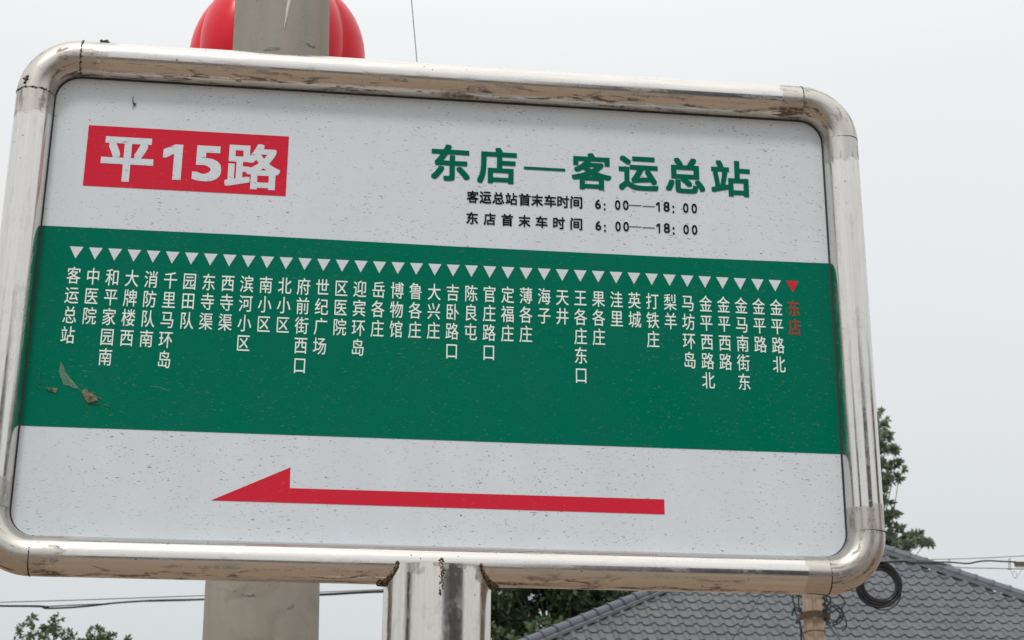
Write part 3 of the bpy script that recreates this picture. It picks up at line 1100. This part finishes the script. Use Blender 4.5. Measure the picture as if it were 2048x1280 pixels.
def roofhit(px, py):
    d = ray(px, py)
    return EYE + d * ((P0 - EYE).dot(nrm) / d.dot(nrm))


apex = roofhit(1627, 1058)
def ab(P):
    q = P - apex
    return q.dot(r_dir), -q.dot(s_up)
la, lb_ = ab(roofhit(1084.5, 1280)); ra, rb = ab(roofhit(2044, 1197.6))
kl, kr = la / lb_, ra / rb                   # hip lines: a = k*b
EAVE_Z = 3.1
bmax = (apex.z - EAVE_Z) / math.sin(PT)
EXPO, TW = .300, .300
NR = int(bmax / EXPO)
bmax = NR * EXPO
def RP(a, b_, h=0.): return apex + r_dir * a - s_up * b_ + nrm * h
house = empty('tiled_roof_house', Vector((RP(0, bmax).x, RP(0, bmax).y + 3, 0)), 'house with a grey wavy tiled hip roof behind the lower right of the sign', 'house')
Mt = Mat('grey_roof_tile', (.19, .205, .215), .5)
oi = Mt.n('ShaderNodeObjectInfo')
t1 = Mt.noise(Mt.obj(), 9, 4)
tcx = Mt.mix(Mt.rng(t1, .3, .7), (.122, .136, .147), (.098, .109, .120))
tv = Mt.rng(oi.outputs['Random'], 0, 1, 0, .6)
tcx = Mt.mix(tv, tcx, (.075, .083, .094))
gp_ = Mt.n('ShaderNodeNewGeometry')
t2 = Mt.noise(gp_.outputs['Position'], .9, 5, .6)
t3 = Mt.noise(gp_.outputs['Position'], 14, 4, .6)
tcx = Mt.mix(Mt.math('MULTIPLY', Mt.rng(t2, .45, .68), .35), tcx, (.165, .165, .150))
tcx = Mt.mix(Mt.math('MULTIPLY', Mt.rng(t3, .60, .68), .5), tcx, (.05, .052, .048))
Mt.base(tcx)
Mt.bump(Mt.noise(Mt.obj(), 80, 3), .15, .003)
m_tile = Mt.m
Mhp = Mat('hip_cap_tile', (.115, .125, .155), .5)
Mhp.base(Mhp.mix(Mhp.rng(Mhp.noise(Mhp.obj(), 7, 4), .3, .7), (.098, .108, .135), (.075, .083, .106)))
Mbd = Mat('hip_bedding', (.20, .21, .225), .7)
Mdk = Mat('roof_underlay', (.02, .02, .022), .9)
Mwl = Mat('cream_render', (.55, .51, .44), .85)
Mwl.base(Mwl.mix(Mwl.rng(Mwl.noise(Mwl.obj(), 2, 4), .3, .7), (.56, .52, .45), (.47, .43, .37)))
# roof body (dark underlay)
eL, eR = RP(kl * bmax, bmax, -.05), RP(kr * bmax, bmax, -.05)
ridge_back = apex + Vector((math.sin(AZ), math.cos(AZ), 0)) * 6 + nrm * -.05
bk = Vector((math.sin(AZ), math.cos(AZ), 0)) * (6 + bmax * math.cos(PT) * 2)
apx = apex + nrm * -.05
roof = mesh_obj('roof', [apx, eL, eR, ridge_back, eL + bk, eR + bk],
                [(0, 1, 2), (0, 2, 5, 3), (3, 5, 4), (0, 3, 4, 1), (1, 4, 5, 2)], Mdk.m, house, origin=apx)
# walls with windows and a door (below the eaves)
inset = .5
w0 = eL + r_dir * 1.2; w1 = eR - r_dir * 1.2
fw = Vector((math.sin(AZ), math.cos(AZ), 0))
c4 = [w0 + fw * inset, w1 + fw * inset, w1 + bk - fw * inset, w0 + bk - fw * inset]
b = MB()
b.add([Vector((p.x, p.y, 0)) for p in c4] + [Vector((p.x, p.y, eL.z - .01)) for p in c4], [(0, 1, 5, 4), (1, 2, 6, 5), (2, 3, 7, 6), (3, 0, 4, 7)])
b.build('wall', Mwl.m, house)
Mgl = Mat('window_glass', (.03, .035, .04), .05)
Mfr = Mat('window_frame_white', (.6, .6, .58), .5)
Lw = (w1 - w0).length
for t in (.15, .4, .65, .88):
    c = Vector((w0.x, w0.y, 1.7)) + (w1 - w0) * t + fw * (inset - .02)
    c.z = 1.7
    b = MB(); b.box(c, .75, .03, .65, ax=r_dir, ay=fw); wo = b.build('window', Mgl.m, house, origin=c)
    b = MB()
    for q, hx, hz in (((0, .69), .80, .05), ((0, -.69), .80, .05), ((-.78, 0), .05, .64), ((.78, 0), .05, .64), ((0, 0), .025, .64)):
        b.box(c + r_dir * q[0] + Vector((0, 0, q[1])) - fw * .015, hx, .04, hz, ax=r_dir, ay=fw)
    b.build('window_frame', Mfr.m, wo, origin=c)

# one S-profile tile
def tile_geo(expo=EXPO):
    prof = []
    for i in range(10):
        x = i / 9 * TW
        t = x / TW
        if t < .46:
            h = .058 * math.sin(math.pi * t / .46) ** .9 if 0 < t else 0
        else:
            h = -.010 * math.sin(math.pi * (t - .46) / .54)
        prof.append((x, h))
    vs_ = []; fs_ = []
    k = len(prof)
    Lb = expo + .035
    for (db, lift) in ((0, .002), (Lb, .029)):
        for x, h in prof: vs_.append(r_dir * x - s_up * db + nrm * (h + lift))
    for x, h in prof: vs_.append(r_dir * x - s_up * Lb + nrm * (h + .010))
    for i in range(k - 1):
        fs_.append((i, i + k, i + k + 1, i + 1))
        fs_.append((i + k, i + 2 * k, i + 2 * k + 1, i + k + 1))
    return vs_, fs_


tvs, tfs = tile_geo()
tme = bpy.data.meshes.new('tile')
tme.from_pydata([tuple(v) for v in tvs], [], tfs)
tme.materials.append(m_tile)
for p in tme.polygons: p.use_smooth = True
bm = bmesh.new(); bm.from_mesh(tme)
for e in bm.edges:
    if len(e.link_faces) == 2 and e.calc_face_angle(0) > R(40): e.smooth = False
bm.to_mesh(tme); bm.free()
cand = []
for j in range(NR):
    b0 = j * EXPO
    for i in range(-90, 90):
        a0 = i * TW + .09
        ac, bc = a0 + TW * .5, b0 + EXPO * .7
        if ac < kl * bc + .02 or ac > kr * bc - .02: continue
        P = RP(ac, bc)
        x, y = to_px(P)
        vis = (x < 2060 and y < 1292) and (x > 1745 or y > 1172 + (x - 1300) * .03) and not (765 < x < 982)
        cand.append((vis, y, a0, b0))
visible = sorted([c for c in cand if c[0]], key=lambda c: -c[1])
single = visible[:300]
rest = visible[300:] + [c for c in cand if not c[0]]
print('TILES visible', len(visible), 'all', len(cand))
rb_loc = wloc(roof)
for _, _, a0, b0 in single:
    o = bpy.data.objects.new('tile', tme)
    C.objects.link(o); o.parent = roof
    o.location = RP(a0, b0, random.uniform(-.002, .002)) - rb_loc
    o.rotation_euler = (random.uniform(-.006, .006), random.uniform(-.006, .006), random.uniform(-.010, .010))
V = []; F = []
for _, _, a0, b0 in rest:
    n0 = len(V); h = random.uniform(-.002, .002)
    V += [RP(a0, b0, h) + v for v in tvs]; F += [tuple(q + n0 for q in f) for f in tfs]
o = mesh_obj('tile_field', V, F, m_tile, roof, smooth=True, kind='stuff'); smooth_by_angle(o, 40)

# hip caps
def hip(k, side):
    d = (RP(k * bmax, bmax) - RP(0, 0)); L = d.length; d.normalize()
    out_n = nrm
    sidev = d.cross(out_n).normalized()
    stepL = .385
    nC = int(L / stepL)
    upv = (out_n + Vector((0, 0, 1))).normalized()
    upv = (upv - d * upv.dot(d)).normalized()
    sd_ = d.cross(upv).normalized()
    b = MB()
    mid = (RP(0, 0) + RP(k * L / math.sqrt(1 + k * k), L / math.sqrt(1 + k * k))) / 2
    c0 = RP(0, 0) + upv * .045; c1 = c0 + d * L
    b.box((c0 + c1) / 2, L / 2, .15, .035, ax=d, ay=sd_, az=upv)
    b.build('hip_bedding', Mbd.m, roof)
    # half-round cap, collar at the lower end
    vs_ = []; fs_ = []
    K = 12
    prof = ((0, .112), (.02, .116), (.30, .122), (.335, .126), (.338, .139), (.40, .141))
    for (q, r_) in prof:
        for i in range(K + 1):
            a = math.pi * i / K
            vs_.append(d * q + sd_ * r_ * math.cos(a) + upv * (r_ * .92 * math.sin(a)))
    for (q, r_) in (prof[-1],):
        for i in range(K + 1):
            a = math.pi * i / K
            vs_.append(d * (q) + sd_ * (r_ - .018) * math.cos(a) + upv * ((r_ - .018) * .92 * math.sin(a)))
    for i in range(len(prof)):
        for q in range(K):
            fs_.append((i * (K + 1) + q, i * (K + 1) + q + 1, (i + 1) * (K + 1) + q + 1, (i + 1) * (K + 1) + q))
    me = bpy.data.meshes.new('hip_tile')
    me.from_pydata([tuple(v) for v in vs_], [], fs_); me.materials.append(Mhp.m)
    for p in me.polygons: p.use_smooth = True
    bm = bmesh.new(); bm.from_mesh(me)
    for e in bm.edges:
        if len(e.link_faces) == 2 and e.calc_face_angle(0) > R(40): e.smooth = False
    bm.to_mesh(me); bm.free()
    for i in range(nC):
        P = RP(0, 0) + upv * .080 + d * (i * stepL)
        o = bpy.data.objects.new('hip_tile', me)
        C.objects.link(o); o.parent = roof
        o.location = P - rb_loc
        o.rotation_euler = (random.uniform(-.008, .008), random.uniform(-.006, .006), random.uniform(-.01, .01))


hip(kl, -1)
hip(kr, 1)

# ------------------------------------------------------------------ TREES
def leaf_mat(name, c1, c2, c3):
    M = Mat(name, c1, .55)
    at_ = M.n('ShaderNodeAttribute', attribute_name='tint')
    c = M.mix(at_.outputs['Fac'], c1, c2)
    geo = M.n('ShaderNodeNewGeometry')
    c = M.mix(M.math('MULTIPLY', geo.outputs['Backfacing'], .6), c, c3)
    M.base(c)
    tr = M.n('ShaderNodeBsdfTranslucent'); M.link(c, tr.inputs['Color'])
    mx = M.n('ShaderNodeMixShader'); mx.inputs[0].default_value = .42
    outn = [q for q in M.t.nodes if q.type == 'OUTPUT_MATERIAL'][0]
    M.link(M.b.outputs[0], mx.inputs[1]); M.link(tr.outputs[0], mx.inputs[2]); M.link(mx.outputs[0], outn.inputs['Surface'])
    return M.m


Mbk = Mat('bark', (.10, .08, .06), .9)
Mbk.base(Mbk.mix(Mbk.rng(Mbk.noise(Mbk.obj(scale=(1, 1, .3)), 20, 4), .3, .7), (.12, .10, .075), (.07, .055, .04)))


def tree(label, base, clumps, leaf_m, leaf, per, trunk_r=.2, wd=.42, seed=0, group=None, fork=None, shoots=True):
    """clumps: (centre, radius, density) in world metres"""
    rr = random.Random(seed)
    root = empty('tree', base, label, 'tree', group)
    V = []; F = []; T = []
    tb = MB()
    cx = sum((c for c, r_, d in clumps), Vector()) / len(clumps)
    fork = Vector((base.x * .3 + cx.x * .7, base.y * .3 + cx.y * .7, (base.z + cx.z) * .5)) if fork is None else fork
    mid = base.lerp(fork, .5) + Vector((rr.uniform(-.15, .15), rr.uniform(-.15, .15), 0))
    tb.tube([base, mid, fork], [trunk_r, trunk_r * .8, trunk_r * .6], 10)
    for c, r_, dens in clumps:
        m_ = fork.lerp(c, .5) + Vector((rr.uniform(-.2, .2), rr.uniform(-.2, .2), rr.uniform(-.1, .3)))
        tb.tube([fork, m_, c], [trunk_r * .28, trunk_r * .12, .008], 6)
        nb = max(5, int(9 * dens * (r_ / .3) ** 1.2))
        for k in range(nb):                                  # twigs with leaves along them
            d = Vector((rr.gauss(0, 1), rr.gauss(0, 1), rr.gauss(.25, .8))).normalized()
            st_ = c + Vector((rr.gauss(0, .42), rr.gauss(0, .42), rr.gauss(0, .42))) * r_
            en = st_ + d * r_ * rr.uniform(.45, 1.0)
            tb.tube([c, st_, en], [.007, .005, .002], 3, caps=False)
            tint0 = min(1, max(0, rr.gauss(.45, .28)))
            nl = int(per)
            for i in range(nl):
                t = .15 + .85 * i / nl
                p = st_.lerp(en, t)
                side = Vector((rr.gauss(0, 1), rr.gauss(0, 1), rr.gauss(0, .7)))
                ld = (d * .7 + side.normalized()).normalized()
                ld.z -= .15
                L = leaf * rr.uniform(.6, 1.15)
                nn = ld.cross(Vector((rr.gauss(0, 1), rr.gauss(0, 1), rr.gauss(0, 1)))).normalized()
                up_ = ld.cross(nn).normalized()
                q0 = p; q2 = p + ld * L
                q1 = p + ld * L * .5 + nn * L * wd * .5 + up_ * L * .06
                q3 = p + ld * L * .5 - nn * L * wd * .5 + up_ * L * .06
                n0 = len(V)
                V.extend([q0, q1, q2, q3]); F.append((n0, n0 + 1, n0 + 2)); F.append((n0, n0 + 2, n0 + 3))
                ti = min(1, max(0, tint0 + rr.gauss(0, .15)))
                T += [ti] * 4
    tb.build('trunk', Mbk.m, root, smooth=True)
    o = mesh_obj('crown', V, F, leaf_m, root)
    a = o.data.attributes.new('tint', 'FLOAT', 'POINT')
    a.data.foreach_set('value', T)
    return root


lm_r = leaf_mat('leaves_haze_paled_green', (.18, .24, .17), (.25, .31, .21), (.22, .27, .19))  # right tree: leaf colours paled to stand in for distance haze
lm_d = leaf_mat('leaves_dark_green', (.030, .060, .030), (.075, .13, .036), (.045, .08, .042))
lm_l = leaf_mat('leaves_fresh_green', (.065, .12, .055), (.15, .21, .085), (.10, .15, .08))


def clump_px(x, y, r_px, D, dens=1., dy=0.):
    P = at(x, y, D + dy)
    return (P, r_px / FPX * (P - EYE).dot(FWD), dens)


D1 = 44.
cl_ = [clump_px(x, y, r_, D1, d, random.uniform(-.6, .6)) for x, y, r_, d in (
    (1768, 850, 15, .7), (1754, 868, 16, .9), (1775, 872, 12, .5), (1760, 900, 20, 1), (1792, 893, 10, .45), (1758, 930, 24, 1.1), (1792, 927, 12, .6), (1750, 960, 26, 1.2),
    (1797, 962, 15, .6), (1775, 962, 14, .7), (1762, 995, 20, .9), (1758, 1030, 26, 1.1), (1783, 1030, 15, .8), (1790, 1070, 20, 1.4), (1770, 1085, 25, 1.6),
    (1815, 1078, 18, 1.1), (1838, 1080, 17, .9), (1850, 1086, 11, .5), (1822, 1096, 14, .7), (1800, 1100, 20, 1))]
for k in range(46):
    x, y = random.uniform(1560, 1745), random.uniform(840, 1120)
    if (x - 1660) ** 2 / 130 ** 2 + (y - 1000) ** 2 / 190 ** 2 > 1: continue
    cl_.append(clump_px(x, y, random.uniform(22, 38), D1, 1., random.uniform(-2, 2)))
bs = at(1690, 1300, D1); bs.z = 0
tree('tall grey-green tree rising behind the roof at the right side of the sign', bs, cl_, lm_r, .20, 24, .22, .46, seed=3)

D2 = 46.
cl_ = []
for k in range(150):
    x, y = random.uniform(880, 1400), random.uniform(1040, 1420)
    if (x - 1130) ** 2 / 270 ** 2 + (y - 1240) ** 2 / 200 ** 2 > 1: continue
    # sky shows through in two patches
    if ((x - 1072) / 74) ** 2 + ((y - 1192) / 34) ** 2 < 1: continue
    cl_.append(clump_px(x, y, random.uniform(26, 44), D2, 1., random.uniform(-2.5, 2.5)))
for k in range(20):
    a = k * 2.399; q = .35 + .6 * (k / 20)
    cl_.append(clump_px(1072 + 70 * q * math.cos(a), 1192 + 34 * q * math.sin(a), random.uniform(9, 15), D2, .6, random.uniform(-1, 1)))
bs = at(1130, 1400, D2); bs.z = 0
tree('dense dark green tree between the steel post and the roof hip', bs, cl_, lm_d, .27, 12, .3, .5, seed=5)
cl_ = []
for k in range(26):
    x, y = random.uniform(985, 1130), random.uniform(1235, 1400)
    if y < 1235 + abs(x - 1065) * .35: continue
    cl_.append(clump_px(x, y, random.uniform(16, 28), 42, 1., random.uniform(-1, 1)))
bs = at(1060, 1400, 42); bs.z = 0
tree('lighter green small tree in front of the dense dark one, low beside the steel post', bs, cl_, lm_l, .20, 10, .12, .5, seed=9)

D3 = 40.
def left_tree(label, cs, bx, seed):
    cl = [clump_px(x, y, r_, D3, d, random.uniform(-.5, .5)) for x, y, r_, d in cs]
    bs = at(bx, 1400, D3); bs.z = 0
    tree(label, bs, cl, lm_l, .17, 9, .14, .42, seed=seed, group=None)
left_tree('leafy shrub-like tree top with two raised shoots at the bottom left corner',
          [(38, 1257, 11, .9), (62, 1243, 14, 1.1), (110, 1240, 13, 1), (112, 1256, 19, 1.3), (96, 1252, 8, .5), (68, 1272, 16, 1.3), (90, 1272, 14, 1), (125, 1270, 14, 1), (45, 1275, 13, .8), (140, 1276, 12, .8),
           (80, 1300, 34, 1), (40, 1320, 30, 1), (120, 1310, 34, 1), (90, 1345, 40, 1), (150, 1340, 30, 1)], 90, 21)
left_tree('lower bushy tree top peeking in left of the concrete pole',
          [(190, 1264, 10, .8), (207, 1268, 16, 1.2), (222, 1272, 12, .9), (180, 1278, 14, 1), (252, 1281, 8, .6), (205, 1295, 28, 1), (240, 1305, 26, 1), (170, 1300, 22, 1), (210, 1340, 36, 1)], 210, 22)

# ------------------------------------------------------------------ ADDED UNSEEN SURROUNDINGS (put in for the steel to reflect)
Mbw = Mat('grey_rendered_wall', (.16, .165, .18), .9)
Mbw.base(Mbw.mix(Mbw.rng(Mbw.noise(Mbw.obj(), 1.2, 4), .3, .7), (.17, .175, .19), (.13, .135, .15)))
refl_bldg = empty('reflection_building', Vector((12, -19, 0)), 'grey flat roofed building added out of view across the road for the steel post to reflect', 'building')  # unseen block added to put a dark band in the post reflection
b = MB(); b.box((12, -19, 4.4), 5, 3.5, 4.4); b.build('wall', Mbw.m, refl_bldg)
b = MB(); b.box((12, -19, 8.92), 5.3, 3.8, .12); b.build('roof', Mbd.m, refl_bldg)
for fl in (1.6, 4.6, 7.2):
    for xx in (-3.4, -1.1, 1.1, 3.4):
        b = MB(); b.box((12 + xx, -15.49, fl), .7, .04, .8); b.build('window', Mgl.m, refl_bldg, origin=(12 + xx, -15.49, fl))
bw = MB(); bw.box((-14, -24, 1.3), 20, .15, 1.3)  # unseen wall added for a thin dark horizon line in the tubes
tag(bw.build('reflection_wall', Mbw.m, None, origin=(-14, -24, 0)), 'long grey wall added out of view across the road for the steel to reflect', 'wall')
cl_ = [(Vector((-10.6 + random.gauss(0, .8), -13.5 + random.gauss(0, .8), random.uniform(2.5, 8.5))), random.uniform(.6, .9), .8) for _ in range(40)]  # unseen tree added for a dark strip at the left of the post
tree('tall dark tree added out of view across the road for the steel post to reflect', Vector((-10.6, -13.5, 0)), cl_, lm_d, .34, 12, .25, .5, seed=31)
Mbb = Mat('brown_plaster', (.20, .15, .11), .9)
Mbb.base(Mbb.mix(Mbb.rng(Mbb.noise(Mbb.obj(), 1.5, 4), .3, .7), (.25, .19, .14), (.15, .115, .085)))
for x0, y0, hx, lb in ((15.0, 3.0, 3.0, 'brown plastered flat roofed building added out of view at the right for the steel to reflect'), (-14.5, 2.0, 3.0, 'brown plastered flat roofed building added out of view at the left for the steel to reflect')):  # unseen side blocks added for brown reflections near the post edges
    bl = empty('reflection_building', Vector((x0, y0, 0)), lb, 'building')
    b = MB(); b.box((x0, y0, 2.6), hx, 2.2, 2.6); b.build('wall', Mbb.m, bl)
    b = MB(); b.box((x0, y0, 5.3), hx + .2, 2.4, .09); b.build('roof', Mbd.m, bl)
    sgn = -1 if x0 > 0 else 1
    for yy in (-1.1, 1.1):
        b = MB(); c_ = Vector((x0 + sgn * (hx + .02), y0 + yy, 2.0)); b.box(c_, .03, .5, .6); b.build('window', Mgl.m, bl, origin=c_)
